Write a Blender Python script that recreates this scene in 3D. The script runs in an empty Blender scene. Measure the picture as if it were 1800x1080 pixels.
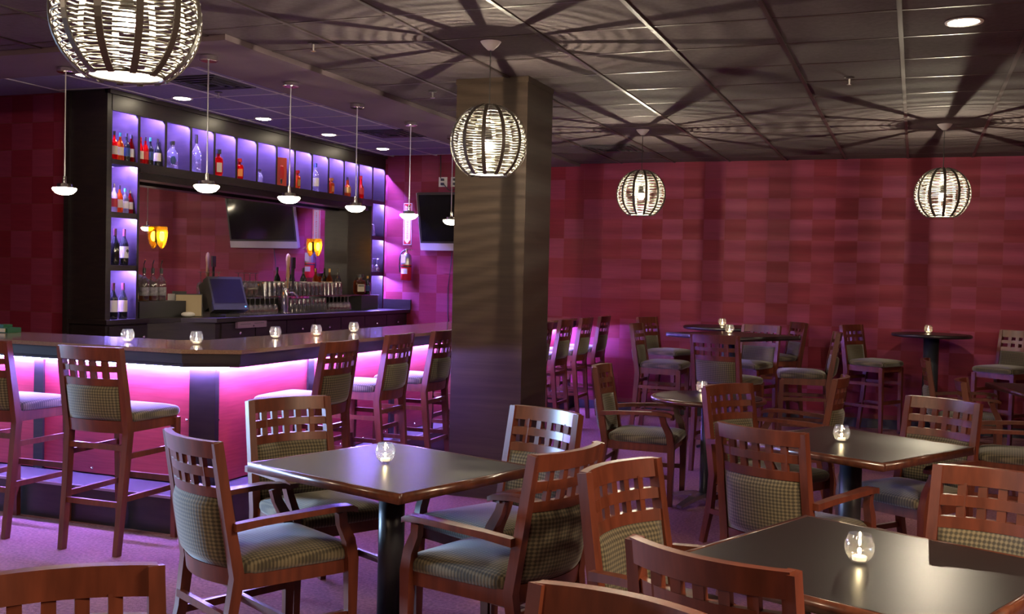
import bpy, bmesh, math, random
from mathutils import Vector, Matrix
random.seed(7)
PI = math.pi
sc = bpy.context.scene
C = sc.collection
R = math.radians

# ------------------------------------------------------------------ camera, world, lights, exposure
cam_d = bpy.data.cameras.new('camera'); cam = bpy.data.objects.new('camera', cam_d); C.objects.link(cam)
yaw, pitch, roll = R(21.14), R(-1.67), R(1.35)
fw = Vector((-math.sin(yaw)*math.cos(pitch), math.cos(yaw)*math.cos(pitch), math.sin(pitch)))
r0 = Vector((math.cos(yaw), math.sin(yaw), 0)); u0 = r0.cross(fw)
rt = r0*math.cos(roll) + u0*math.sin(roll); up = -r0*math.sin(roll) + u0*math.cos(roll)
m = Matrix((rt, up, -fw)).transposed().to_4x4(); m.translation = Vector((0, 0, 1.55)); cam.matrix_world = m
cam_d.sensor_width = 36.0; cam_d.lens = 1830.0/1800.0*36.0; cam_d.clip_start = .05; cam_d.clip_end = 60
sc.camera = cam
w = bpy.data.worlds.new('world'); sc.world = w; w.use_nodes = True
w.node_tree.nodes['Background'].inputs[0].default_value = (.5, .42, .5, 1)
w.node_tree.nodes['Background'].inputs[1].default_value = .02
sc.view_settings.view_transform = 'Standard'; sc.view_settings.look = 'None'
sc.view_settings.gamma = 1; sc.view_settings.use_curve_mapping = False
sc.view_settings.exposure = 0.16
sc.cycles.sample_clamp_indirect = 4.0; sc.cycles.sample_clamp_direct = 0
sc.cycles.max_bounces = 8; sc.cycles.caustics_reflective = False; sc.cycles.caustics_refractive = False
sc.cycles.use_denoising = True; sc.cycles.transparent_max_bounces = 24

def area(name, loc, target, size, sy, power, col):
    d = bpy.data.lights.new(name, 'AREA'); d.shape = 'RECTANGLE'; d.size = size; d.size_y = sy
    d.energy = power; d.color = col
    o = bpy.data.objects.new(name, d); C.objects.link(o); o.location = loc
    o.rotation_euler = (Vector(target)-Vector(loc)).to_track_quat('-Z', 'Y').to_euler(); return o
WARM = (1, .74, .50)
# added overhead warm fills, out of view, and a window far to the left
area('warm_fill_light', (1.2, 2.1, 2.85), (.9, 2.5, 0), .5, .5, 115, WARM)
area('warm_fill_light', (-2.3, -.6, 2.85), (-2.3, 0, 0), .5, .5, 55, WARM)
area('warm_fill_light', (2.9, 2.4, 2.85), (2.0, 2.8, 0), .5, .5, 105, WARM)
area('warm_fill_light', (2.7, 6.6, 2.85), (2.4, 7, 0), .4, .4, 8, WARM)
area('warm_fill_light', (-5.2, 1.0, 2.85), (-5, 2, 0), .5, .5, 65, WARM)
wl = area('window_light', (-11.4, 3.9, 1.3), (-1, 3.9, .55), 2.4, 1.0, 62, (.42, .64, 1)); wl.data.spread = R(28)

# ------------------------------------------------------------------ materials
def mat(name, col, rough=.5, metal=0., col2=None, nscale=(8, 8, 8), ndet=3, bump=0., bscale=None, coat=0., emit=None, estr=0., spec=.5, coords='Object', rvar=0., coat_rough=.1):
    mt = bpy.data.materials.new(name); mt.use_nodes = True
    nt = mt.node_tree; b = nt.nodes['Principled BSDF']
    b.inputs['Base Color'].default_value = (*col, 1); b.inputs['Roughness'].default_value = rough
    b.inputs['Metallic'].default_value = metal; b.inputs['Specular IOR Level'].default_value = spec
    b.inputs['Coat Weight'].default_value = coat; b.inputs['Coat Roughness'].default_value = coat_rough
    if emit: b.inputs['Emission Color'].default_value = (*emit, 1); b.inputs['Emission Strength'].default_value = estr
    if col2 or bump or rvar:
        tc = nt.nodes.new('ShaderNodeTexCoord'); mp = nt.nodes.new('ShaderNodeMapping'); nz = nt.nodes.new('ShaderNodeTexNoise')
        mp.inputs['Scale'].default_value = nscale; nz.inputs['Scale'].default_value = 1; nz.inputs['Detail'].default_value = ndet
        nt.links.new(tc.outputs[coords], mp.inputs[0]); nt.links.new(mp.outputs[0], nz.inputs['Vector'])
        if col2:
            cr = nt.nodes.new('ShaderNodeValToRGB'); cr.color_ramp.elements[0].position = .35; cr.color_ramp.elements[1].position = .68
            cr.color_ramp.elements[0].color = (*col, 1); cr.color_ramp.elements[1].color = (*col2, 1)
            nt.links.new(nz.outputs[0], cr.inputs[0]); nt.links.new(cr.outputs[0], b.inputs['Base Color'])
        if rvar:
            mr = nt.nodes.new('ShaderNodeMapRange'); mr.inputs[3].default_value = rough-rvar; mr.inputs[4].default_value = rough+rvar
            nt.links.new(nz.outputs[0], mr.inputs[0]); nt.links.new(mr.outputs[0], b.inputs['Roughness'])
        if bump:
            src = nz
            if bscale:
                mp2 = nt.nodes.new('ShaderNodeMapping'); mp2.inputs['Scale'].default_value = bscale
                src = nt.nodes.new('ShaderNodeTexNoise'); src.inputs['Scale'].default_value = 1; src.inputs['Detail'].default_value = 2
                nt.links.new(tc.outputs[coords], mp2.inputs[0]); nt.links.new(mp2.outputs[0], src.inputs['Vector'])
            bp = nt.nodes.new('ShaderNodeBump'); bp.inputs['Strength'].default_value = bump; bp.inputs['Distance'].default_value = .004
            nt.links.new(src.outputs[0], bp.inputs['Height']); nt.links.new(bp.outputs[0], b.inputs['Normal'])
    return mt

def emis(name, col, s):
    mt = bpy.data.materials.new(name); mt.use_nodes = True; nt = mt.node_tree
    nt.nodes.remove(nt.nodes['Principled BSDF']); e = nt.nodes.new('ShaderNodeEmission')
    e.inputs[0].default_value = (*col, 1); e.inputs[1].default_value = s
    nt.links.new(e.outputs[0], nt.nodes['Material Output'].inputs[0]); return mt

def thin_glass(name, tint, gloss=.12, rough=.02, haze=0.):
    """glass of thin wall: tinted transparency with a Fresnel reflection, optional milky share"""
    mt = bpy.data.materials.new(name); mt.use_nodes = True; nt = mt.node_tree
    nt.nodes.remove(nt.nodes['Principled BSDF'])
    t = nt.nodes.new('ShaderNodeBsdfTransparent'); t.inputs[0].default_value = (*tint, 1)
    g = nt.nodes.new('ShaderNodeBsdfGlossy'); g.inputs['Roughness'].default_value = rough
    lw = nt.nodes.new('ShaderNodeLayerWeight'); lw.inputs[0].default_value = .35
    mr = nt.nodes.new('ShaderNodeMapRange'); mr.inputs[3].default_value = gloss; mr.inputs[4].default_value = .75
    mx = nt.nodes.new('ShaderNodeMixShader'); nt.links.new(lw.outputs['Facing'], mr.inputs[0]); nt.links.new(mr.outputs[0], mx.inputs[0])
    nt.links.new(t.outputs[0], mx.inputs[1]); nt.links.new(g.outputs[0], mx.inputs[2]); last = mx
    if haze:
        tr = nt.nodes.new('ShaderNodeBsdfTranslucent'); tr.inputs[0].default_value = (*tint, 1)
        m2 = nt.nodes.new('ShaderNodeMixShader'); m2.inputs[0].default_value = haze
        nt.links.new(mx.outputs[0], m2.inputs[1]); nt.links.new(tr.outputs[0], m2.inputs[2]); last = m2
    nt.links.new(last.outputs[0], nt.nodes['Material Output'].inputs[0]); return mt

def translucent(name, col, mix=.7):
    mt = bpy.data.materials.new(name); mt.use_nodes = True; nt = mt.node_tree
    nt.nodes.remove(nt.nodes['Principled BSDF'])
    a = nt.nodes.new('ShaderNodeBsdfTranslucent'); b = nt.nodes.new('ShaderNodeBsdfDiffuse'); x = nt.nodes.new('ShaderNodeMixShader')
    a.inputs[0].default_value = (*col, 1); b.inputs[0].default_value = (*col, 1); x.inputs[0].default_value = mix
    nt.links.new(b.outputs[0], x.inputs[1]); nt.links.new(a.outputs[0], x.inputs[2])
    nt.links.new(x.outputs[0], nt.nodes['Material Output'].inputs[0]); return mt

def fabric(name, dark, mid, light, p, ax):
    mt = bpy.data.materials.new(name); mt.use_nodes = True; nt = mt.node_tree; b = nt.nodes['Principled BSDF']
    b.inputs['Roughness'].default_value = .85; b.inputs['Specular IOR Level'].default_value = .2
    b.inputs['Sheen Weight'].default_value = .3
    tc = nt.nodes.new('ShaderNodeTexCoord'); sp = nt.nodes.new('ShaderNodeSeparateXYZ'); nt.links.new(tc.outputs['Object'], sp.inputs[0])
    def M(op, a, bb=None):
        n = nt.nodes.new('ShaderNodeMath'); n.operation = op
        for i, v in enumerate((a, bb)):
            if v is None: continue
            if isinstance(v, (int, float)): n.inputs[i].default_value = v
            else: nt.links.new(v, n.inputs[i])
        return n.outputs[0]
    k = 2*PI/p
    sx = M('SINE', M('MULTIPLY', sp.outputs[0], k)); syz = M('SINE', M('MULTIPLY', sp.outputs[ax], k))
    v = M('ADD', M('MULTIPLY', sx, .25), M('ADD', M('MULTIPLY', syz, .25), .5))
    cr = nt.nodes.new('ShaderNodeValToRGB'); e = cr.color_ramp.elements
    e[0].position = .25; e[0].color = (*dark, 1); e[1].position = .8; e[1].color = (*light, 1)
    q = e.new(.5); q.color = (*mid, 1)
    nt.links.new(v, cr.inputs[0]); nt.links.new(cr.outputs[0], b.inputs['Base Color'])
    bp = nt.nodes.new('ShaderNodeBump'); bp.inputs['Strength'].default_value = .25; bp.inputs['Distance'].default_value = .002
    nt.links.new(v, bp.inputs['Height']); nt.links.new(bp.outputs[0], b.inputs['Normal']); return mt

WOOD = mat('mahogany_wood', (.080, .0185, .0085), .38, col2=(.135, .032, .0145), nscale=(28, 28, 3), bump=.04, coat=.15, coat_rough=.3)
WOODEDGE = mat('worn_wood_edge', (.050, .015, .008), .28, col2=(.095, .030, .014), nscale=(30, 30, 30), coat=.4)
FAB = fabric('olive_check_back', (.040, .035, .024), (.082, .069, .041), (.145, .122, .074), .0150, 2)
FABS = fabric('olive_check_seat', (.040, .035, .024), (.082, .069, .041), (.145, .122, .074), .0150, 1)
TOP = mat('black_table_laminate', (.010, .008, .0085), .34, spec=.28)
BLACK = mat('black_metal', (.012, .013, .016), .28, coat=.5)
POSTM = mat('satin_black_post', (.022, .024, .03), .38)
CHROME = mat('chrome', (.75, .74, .76), .12, 1)
STEEL = mat('brushed_steel', (.5, .5, .52), .3, 1)
ESP = mat('espresso_wood', (.012, .008, .010), .38, col2=(.022, .014, .014), nscale=(6, 6, 40), coat=.1, coat_rough=.3)
COLM = mat('brown_wood_laminate', (.030, .0185, .0125), .40, col2=(.044, .028, .019), nscale=(2, 2, 45), bump=.12, spec=.35)
CARPET = mat('mauve_carpet', (.18, .082, .094), .95, col2=(.29, .13, .15), nscale=(60, 60, 60), bump=.6, bscale=(240, 240, 240), spec=.1, coords='Object')
CEILT = mat('dark_ceiling_tile', (.095, .076, .078), .85, col2=(.118, .095, .098), nscale=(40, 40, 40), bump=.15, spec=.2)
GRID = mat('ceiling_grid_metal', (.06, .043, .045), .4, metal=.2)
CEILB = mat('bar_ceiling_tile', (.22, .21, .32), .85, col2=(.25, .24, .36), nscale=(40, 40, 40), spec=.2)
SOFF = mat('painted_soffit', (.12, .085, .10), .7, col2=(.135, .095, .11), nscale=(5, 5, 5))
WALLBASE = mat('wall_paint', (.16, .022, .025), .6, col2=(.19, .028, .03), nscale=(3, 3, 3))
WT = []
for i, (a, b) in enumerate((((.180, .016, .036), .50), ((.198, .023, .052), .52), ((.212, .029, .069), .54), ((.188, .019, .042), .50), ((.210, .031, .075), .52), ((.166, .013, .029), .52))):
    WT.append(mat('red_wall_square', a, b, col2=tuple(v*1.18 for v in a), nscale=(3, 3, 90), rvar=.06, spec=.2))
PANEL = mat('red_lacquer_panel', (.33, .028, .046), .34, col2=(.42, .044, .066), nscale=(5, 5, 70), bump=.1, coat=.35, coat_rough=.3)
BARTOP = mat('brown_granite_bartop', (.16, .10, .065), .16, col2=(.26, .17, .11), nscale=(220, 220, 220), coat=.6)
BASEB = mat('grey_carpet_base', (.05, .045, .06), .9)
WHITE = mat('white_plastic', (.72, .70, .72), .4)
CUBW = mat('frosted_white_back', (.78, .76, .84), .45)
MIRROR = mat('mirror_silver', (.86, .85, .86), .015, 1)
REDM = mat('red_enamel', (.55, .012, .018), .3, coat=.4)
LABEL = mat('cream_paper', (.62, .55, .42), .6)
DARKG = mat('dark_bottle_glass', (.012, .014, .012), .08, coat=.6)
SILVER = mat('silver_plastic', (.52, .5, .54), .35)
SCREEN = mat('dark_screen', (.008, .008, .010), .12, coat=.5)
POSM = mat('charcoal_plastic', (.035, .034, .036), .45)
BEIGE = mat('beige_card', (.50, .40, .24), .6)
GREEN = mat('green_plastic', (.01, .08, .04), .4)
PAPER = mat('white_paper', (.75, .73, .70), .7)
TAPW = mat('pale_wood', (.55, .34, .13), .4, col2=(.66, .44, .19), nscale=(30, 30, 6))
RATTAN = mat('white_wire_weave', (.10, .095, .082), .32, spec=.7)
RIB = mat('dark_lamp_rib', (.07, .06, .055), .4)
GLASS = thin_glass('clear_glass', (.95, .94, .94), .22, haze=.09)
VOTIVE = thin_glass('votive_glass', (.95, .94, .93), .10, haze=.12)
AMBER = thin_glass('amber_glass', (.95, .42, .03), .08, rough=.08, haze=.14)
DIFF = translucent('opal_diffuser', (.95, .93, .88), .8)
BULB = emis('lamp_filament', (1, .86, .62), 92000)
BULBG = thin_glass('clear_bulb_glass', (1, 1, 1), .02, haze=.07)
DISH = emis('glowing_opal_glass', (1, .84, .58), 48)
DOWN = emis('downlight_lens', (1, .84, .6), 60)
FLAME = emis('candle_flame', (1, .78, .42), 90)
WAX = mat('glowing_candle_wax', (.9, .85, .75), .5, emit=(1, .8, .5), estr=.8)  # wax emits a little itself, standing in for flame light on it
LEDB = emis('violet_led_strip', (.29, .215, 1), 920)
LEDC = emis('blue_violet_led', (.28, .20, 1), 3200)
AMBB = emis('sconce_bulb', (1, .68, .18), 70)

# ------------------------------------------------------------------ mesh helpers
def bevel_bm(bm, off, seg=1, ang=35):
    if off <= 0: return
    es = [e for e in bm.edges if len(e.link_faces) == 2 and e.calc_face_angle(0) > R(ang)]
    bmesh.ops.bevel(bm, geom=es, offset=off, segments=seg, profile=.6, affect='EDGES', clamp_overlap=True)

class MB:
    def __init__(s): s.bm = bmesh.new()
    def box(s, x0, x1, y0, y1, z0, z1):
        v = [s.bm.verts.new(p) for p in ((x0, y0, z0), (x1, y0, z0), (x1, y1, z0), (x0, y1, z0), (x0, y0, z1), (x1, y0, z1), (x1, y1, z1), (x0, y1, z1))]
        for f in ((0, 3, 2, 1), (4, 5, 6, 7), (0, 1, 5, 4), (1, 2, 6, 5), (2, 3, 7, 6), (3, 0, 4, 7)): s.bm.faces.new([v[i] for i in f])
        return s
    def loft(s, rings, close=False, cap=True):
        vs = [[s.bm.verts.new(p) for p in r] for r in rings]; n = len(vs[0])
        rng = range(len(vs)) if close else range(len(vs)-1)
        for i in rng:
            a, b = vs[i], vs[(i+1) % len(vs)]
            for j in range(n): s.bm.faces.new((a[j], a[(j+1) % n], b[(j+1) % n], b[j]))
        if cap and not close: s.bm.faces.new(vs[0][::-1]); s.bm.faces.new(vs[-1])
        return s
    def bar(s, pts, wa, wb, a=(1, 0, 0), taper=None):
        """rectangular section swept along points; a = width axis, b = a x tangent"""
        pts = [Vector(p) for p in pts]; a = Vector(a).normalized(); rings = []
        for i, p in enumerate(pts):
            t = (pts[min(i+1, len(pts)-1)]-pts[max(i-1, 0)]).normalized()
            b = t.cross(a).normalized(); aa = b.cross(t).normalized()
            k = 1 if taper is None else taper[i]
            hw, hb = wa/2*k, wb/2*k
            rings.append([p+aa*hw+b*hb, p-aa*hw+b*hb, p-aa*hw-b*hb, p+aa*hw-b*hb])
        return s.loft(rings)
    def tube(s, pts, r, n=6, close=False):
        pts = [Vector(p) for p in pts]; rings = []; N = len(pts)
        for i, p in enumerate(pts):
            t = (pts[(i+1) % N]-pts[i-1]) if close else (pts[min(i+1, N-1)]-pts[max(i-1, 0)])
            t.normalize(); u = t.cross(Vector((0, 0, 1)))
            if u.length < .05: u = t.cross(Vector((1, 0, 0)))
            u.normalize(); v = t.cross(u)
            rings.append([p+u*r*math.cos(2*PI*k/n)+v*r*math.sin(2*PI*k/n) for k in range(n)])
        return s.loft(rings, close=close)
    def lathe(s, prof, n=20, c=(0, 0, 0), sx=1, sy=1, a0=0, a1=2*PI):
        full = abs(a1-a0-2*PI) < 1e-6; cols = []
        for k in range(n if full else n+1):
            t = a0+(a1-a0)*k/n
            cols.append([s.bm.verts.new((c[0]+r*math.cos(t)*sx, c[1]+r*math.sin(t)*sy, c[2]+z)) for r, z in prof])
        for k in range(n):
            A, B = cols[k], cols[(k+1) % len(cols)]
            for j in range(len(prof)-1):
                try: s.bm.faces.new((A[j], B[j], B[j+1], A[j+1]))
                except ValueError: pass
        bmesh.ops.remove_doubles(s.bm, verts=s.bm.verts, dist=1e-6); return s
    def prism(s, poly, z0, z1):
        a = [s.bm.verts.new((x, y, z0)) for x, y in poly]; b = [s.bm.verts.new((x, y, z1)) for x, y in poly]; n = len(poly)
        s.bm.faces.new(a[::-1]); s.bm.faces.new(b)
        for i in range(n): s.bm.faces.new((a[i], a[(i+1) % n], b[(i+1) % n], b[i]))
        return s
    def superq(s, c, hx, hy, hz, e1=.35, e2=.3, nu=20, nv=12):
        sg = lambda v, e: math.copysign(abs(v)**e, v); rows = []
        for i in range(1, nv):
            ph = -PI/2+PI*i/nv
            rows.append([Vector((c[0]+hx*sg(math.cos(ph), e1)*sg(math.cos(2*PI*k/nu), e2), c[1]+hy*sg(math.cos(ph), e1)*sg(math.sin(2*PI*k/nu), e2), c[2]+hz*sg(math.sin(ph), e1))) for k in range(nu)])
        return s.loft(rows)
    def mesh(s, name, mt, bev=0., smooth=False, seg=1, xf=None):
        bm = s.bm
        if bev: bevel_bm(bm, bev, seg)
        bmesh.ops.recalc_face_normals(bm, faces=bm.faces)
        if xf: bmesh.ops.transform(bm, matrix=xf, verts=bm.verts)
        me = bpy.data.meshes.new(name); bm.to_mesh(me); bm.free()
        if smooth:
            for p in me.polygons: p.use_smooth = True
        elif mt is WOOD:
            for p in me.polygons: p.use_smooth = True
            me.set_sharp_from_angle(angle=R(32))
        for q in (mt if isinstance(mt, (list, tuple)) else [mt]): me.materials.append(q)
        return me

def link(name, me, parent=None, loc=None, rz=None, label=None):
    o = bpy.data.objects.new(name, me); C.objects.link(o)
    if parent is not None: o.parent = parent
    if loc is not None: o.location = loc
    if rz is not None: o.rotation_euler = (0, 0, rz)
    if label: o['label'] = label
    return o
def tag(o, label, cat, group=None, kind=None):
    o['label'] = label; o['category'] = cat
    if group: o['group'] = group
    if kind: o['kind'] = kind
    return o
def thing(name, label, cat, loc=(0, 0, 0), rz=0, group=None):
    o = bpy.data.objects.new(name, None); C.objects.link(o); o.empty_display_size = .1
    o.location = loc; o.rotation_euler = (0, 0, rz); return tag(o, label, cat, group)
def structure(name, me, label, cat, parent=None):
    o = link(name, me, parent); return tag(o, label, cat, None, 'structure')
def plant(tmpl, name, label, cat, loc, rz=0, group=None):
    """a thing from a list of (part name, mesh, label, sub-parts)"""
    t = thing(name, label, cat, loc, rz, group)
    for pn, me, lb, subs in tmpl:
        p = link(pn, me, t, label=lb)
        for sn, sm, sl in subs: link(sn, sm, p, label=sl)
    return t

# ------------------------------------------------------------------ room
YW = 11.93; ZC = 2.93; ZI = 3.06; ZS = 2.885; YL = 7.05
floor = structure('floor', MB().box(-12, 5, -4, YW+.1, -.1, 0).mesh('floor', CARPET), 'mauve pink carpeted floor of the lounge', 'floor')
wall_back = structure('wall_back', MB().box(-6.95, 5, YW, YW+.15, 0, 3.3).mesh('wall_back', WALLBASE), 'long red wall of checkered squares across the far end', 'wall')
wall_left = structure('wall_left', MB().box(-12, -6.85, YL, YL+.12, 0, 3.3).mesh('wall_left', WALLBASE), 'dark red checkered wall left of the back bar', 'wall')
structure('wall_left_recess', MB().box(-7.0, -6.85, YL+.12, YW, 0, 3.3).mesh('wall_left_recess', WALLBASE), 'wall behind the back bar cabinet', 'wall')
structure('wall_right', MB().box(5, 5.1, -4, YW, 0, 3.3).mesh('wall_right', WALLBASE), 'red side wall beyond the right edge of view', 'wall')
structure('wall_front', MB().box(-12, 5, -4.1, -4, 0, 3.3).mesh('wall_front', WALLBASE), 'red wall behind the viewer', 'wall')
structure('wall_left_outer', MB().box(-12.1, -12, -4, YL, 0, 3.3).mesh('wall_left_outer', WALLBASE), 'outer side wall far left beyond view', 'wall')
structure('baseboard_back', MB().box(-6.0, 5, YW-.015, YW, 0, .10).mesh('baseboard_back', BASEB, .004), 'grey carpet baseboard along the far red wall', 'baseboard')

# wall squares
TWX, TWZ = .24, .2345
tile_me = [MB().box(0, TWX-.0015, -.002, 0, 0, TWZ-.0015).mesh('square', q) for q in WT]
def pick(i, k):
    base = (2, 4, 2, 1) if (i+k) % 2 else (0, 5, 3, 0)
    return random.choice(base)
cells = []
z_lines = 2.494-TWZ*10
for i in range(-12, 24):
    x = -3.962+TWX*i
    for k in range(0, 13):
        z = z_lines+TWZ*k
        z0, z1 = max(z, .10), min(z+TWZ, 2.93 if x > -3.9 else 3.06)
        if z1-z0 > .02: cells.append((x, z0, z1, i, k))
def see(c):   # the squares nearest the middle of the open wall show largest and least covered
    x, z0, z1, i, k = c
    return (0 if (-3.1 < x < 1.15 or x < -5.2) and z0 > .9 and z1-z0 > TWZ-.01 else 1, abs(x+.5))
cells.sort(key=see)
rest = MB(); nfar = 0
for c in cells:
    x, z0, z1, i, k = c
    if x+TWX < -6.84: continue
    if nfar < 240 and z1-z0 > TWZ-.01 and x > -6.84:
        o = link('wall_square', tile_me[pick(i, k)], wall_back, (x, YW-random.uniform(0, .0012), z0)); nfar += 1
    else: rest.box(max(x, -6.84), x+TWX-.0015, YW-.002, YW, z0, z1-.0015)
r_me = rest.mesh('wall_squares', WT)
for j, p in enumerate(r_me.polygons):
    q = j//6; p.material_index = (q*7+(q//5)*3) % 6
o = link('wall_squares', r_me, wall_back); o['kind'] = 'stuff'
dz = 1.129-TWZ*4
for i in range(-5, 3):
    for k in range(0, 13):
        z = dz+.238*k; x = -7.287+TWX*i
        if x > -6.86 or z < .85: continue
        me = tile_me[pick(i, k)]
        link('wall_square', me, wall_left, (min(x, -6.86-TWX+.22), YL-random.uniform(0, .0012), z))

# main ceiling: slab with tiles and grid bars
ceil = structure('ceiling', MB().prism([(-12, -4), (5, -4), (5, YW), (-3.80, YW), (-3.80, 5.05), (-12, 5.05)], ZC+.03, ZC+.25).mesh('ceiling', CEILT), 'dark tiled drop ceiling of the lounge', 'ceiling')
GX, GY = .631, .60; X0, Y0 = -.117, 6.14
tme = MB().box(.012, GX-.012, .012, GY-.012, -.012, .03).mesh('ceiling_tile', CEILT, .006)
xs = [X0+GX*i for i in range(-9, 7)]; ys = [Y0+GY*j for j in range(-7, 10)]
joined = MB()
for x in xs:
    for y in ys:
        if x > 3.6 or y+GY > YW+.35: continue
        inside = x >= -3.81 or y+GY <= 5.08
        if not inside:
            if y < 5.05 and y > 3.1: joined.box(x+.012, x+GX-.012, y+.012, min(y+GY-.012, 5.055), ZC-.012, ZC+.03)
            if x+GX > -3.76 and y+GY > 5.07 and y < YW-.1: joined.box(max(x+.012, -3.776), x+GX-.012, max(y+.012, 5.055), min(y+GY-.012, YW), ZC-.012, ZC+.03)
            continue
        if y < 3.2 or x > 1.9: joined.box(x+.012, x+GX-.012, y+.012, y+GY-.012, ZC-.012, ZC+.03); continue
        if y+GY > YW: joined.box(x+.012, x+GX-.012, y+.012, YW, ZC-.012, ZC+.03); continue
        link('ceiling_tile', tme, ceil, (x, y, ZC+random.uniform(-.001, .001)))
o = link('ceiling_tiles', joined.mesh('ceiling_tiles', CEILT), ceil); o['kind'] = 'stuff'
for x in xs:
    y0 = 1.0 if x < -3.78 else 1.0; y1 = 5.05 if x < -3.78 else YW
    link('grid_bar', MB().box(x-.012, x+.012, y0, y1, ZC-.02, ZC+.02).mesh('grid_bar', GRID), ceil)
for y in ys:
    if y > YW: continue
    x0 = -3.79 if y > 5.05 else -8.0
    link('cross_bar', MB().box(x0, 5, y-.010, y+.010, ZC-.014, ZC+.02).mesh('cross_bar', GRID), ceil)
# dropped soffit over the bar and the lit ceiling inside it
soff = structure('trim_1', MB().prism([(-12, 5.06), (-3.78, 5.06), (-3.78, YW), (-4.45, YW), (-4.45, 5.68), (-12, 5.68)], ZS, 3.3).mesh('soffit', SOFF, .004), 'painted soffit band dropped above the bar counter', 'soffit')
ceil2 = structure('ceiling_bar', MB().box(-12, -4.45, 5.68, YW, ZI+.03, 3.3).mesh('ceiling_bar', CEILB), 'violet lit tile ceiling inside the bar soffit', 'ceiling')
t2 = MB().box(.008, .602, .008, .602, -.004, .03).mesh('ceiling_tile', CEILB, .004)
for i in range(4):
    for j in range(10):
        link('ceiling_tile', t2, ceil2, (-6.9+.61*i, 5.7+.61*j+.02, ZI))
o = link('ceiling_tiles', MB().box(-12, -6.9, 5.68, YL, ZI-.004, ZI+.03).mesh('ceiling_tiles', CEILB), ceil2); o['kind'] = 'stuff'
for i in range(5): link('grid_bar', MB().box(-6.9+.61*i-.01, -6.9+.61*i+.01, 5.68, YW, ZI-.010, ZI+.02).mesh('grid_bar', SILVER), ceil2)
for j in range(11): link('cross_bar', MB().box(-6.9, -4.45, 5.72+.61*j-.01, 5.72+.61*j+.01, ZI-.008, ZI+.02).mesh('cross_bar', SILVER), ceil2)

# column
col = thing('column', 'square brown wood clad column standing beside the bar stools', 'column', (-2.765, 6.93, 0)); col['kind'] = 'structure'
link('cladding', MB().box(-.265, .265, -.26, .26, .13, ZC+.02).mesh('cladding', COLM, .004), col)
link('skirting', MB().box(-.278, .278, -.273, .273, 0, .14).mesh('skirting', COLM, .006), col)
link('top_collar', MB().box(-.27, .27, -.265, .265, ZC-.05, ZC).mesh('top_collar', COLM, .002), col)

# ------------------------------------------------------------------ back bar cabinet
XF, XB = -6.40, -6.82
cab = thing('back_bar_cabinet', 'tall espresso wood back bar with lit cubbies framing a mirror', 'cabinet', (XB, 7.0, 0))
def cpart(name, mb, mt, bev=.003, label=None, parent=cab, smooth=False):
    return link(name, mb.mesh(name, mt, bev, smooth), parent, (-XB, -7.0, 0), label=label)
cpart('end_panel', MB().box(XB, XF, 6.985, 7.045, 1.10, 3.05), ESP)
cpart('end_panel', MB().box(XB, XF, 11.91, 11.955-.03, 1.10, 3.05), ESP)
cpart('corner_strip', MB().box(XB-.02, XB+.03, 6.96, 6.985, .0, 3.05), ESP)
cpart('fascia', MB().box(XF-.03, XF+.005, 7.04, 11.92, 2.885, 3.05), ESP)
cpart('crown', MB().box(XF-.03, XF+.03, 6.985, 11.92, 3.02, 3.058), ESP)
cpart('top_board', MB().box(XB, XF-.03, 7.04, 11.92, 2.960, 2.985), ESP)
cpart('back_panel', MB().box(XB, XB+.015, 7.04, 11.92, 2.44, 2.96), CUBW, 0)
cpart('long_shelf', MB().box(XB, XF-.02, 7.04, 11.92, 2.460, 2.474), ESP, .002)
cpart('shelf_edge', MB().box(XF-.02, XF, 7.04, 11.92, 2.432, 2.474), ESP, .002)
P0, PW = 7.052, .352
divs = [7.358+.0275/2+PW*i for i in range(13)]
for d in divs: cpart('divider', MB().box(XB+.015, XF, d-.016, d+.016, 2.474, 2.96), ESP, .002)
for k, (y0, y1) in enumerate(((7.045, 7.372), (11.60, 11.915))):
    cpart('column_back', MB().box(XB, XB+.015, y0, y1, 1.10, 2.44), CUBW, 0)
    inner = y1 if k == 0 else y0
    cpart('column_side', MB().box(XB, XF, inner-.014, inner+.014, 1.10, 2.44), ESP)
    for z in (2.00, 1.545):
        cpart('short_shelf', MB().box(XB, XF-.02, y0, y1, z+.008, z+.024), ESP, .002)
        cpart('shelf_edge', MB().box(XF-.02, XF, y0, y1, z-.024, z+.024), ESP, .002)
# mouldings and mirror
cpart('moulding', MB().box(XF-.06, XF+.01, 7.386, 11.60, 2.395, 2.432), ESP, .006)
cpart('moulding', MB().box(XF-.20, XF-.03, 7.386, 11.60, 2.335, 2.40), ESP, .012)
mir = cpart('mirror', MB().box(-6.80, -6.735, 7.386, 9.0, 1.10, 2.44), MIRROR, 0)
cpart('mirror', MB().box(-6.80, -6.738, 9.003, 11.586, 1.10, 2.44), MIRROR, 0)
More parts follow.
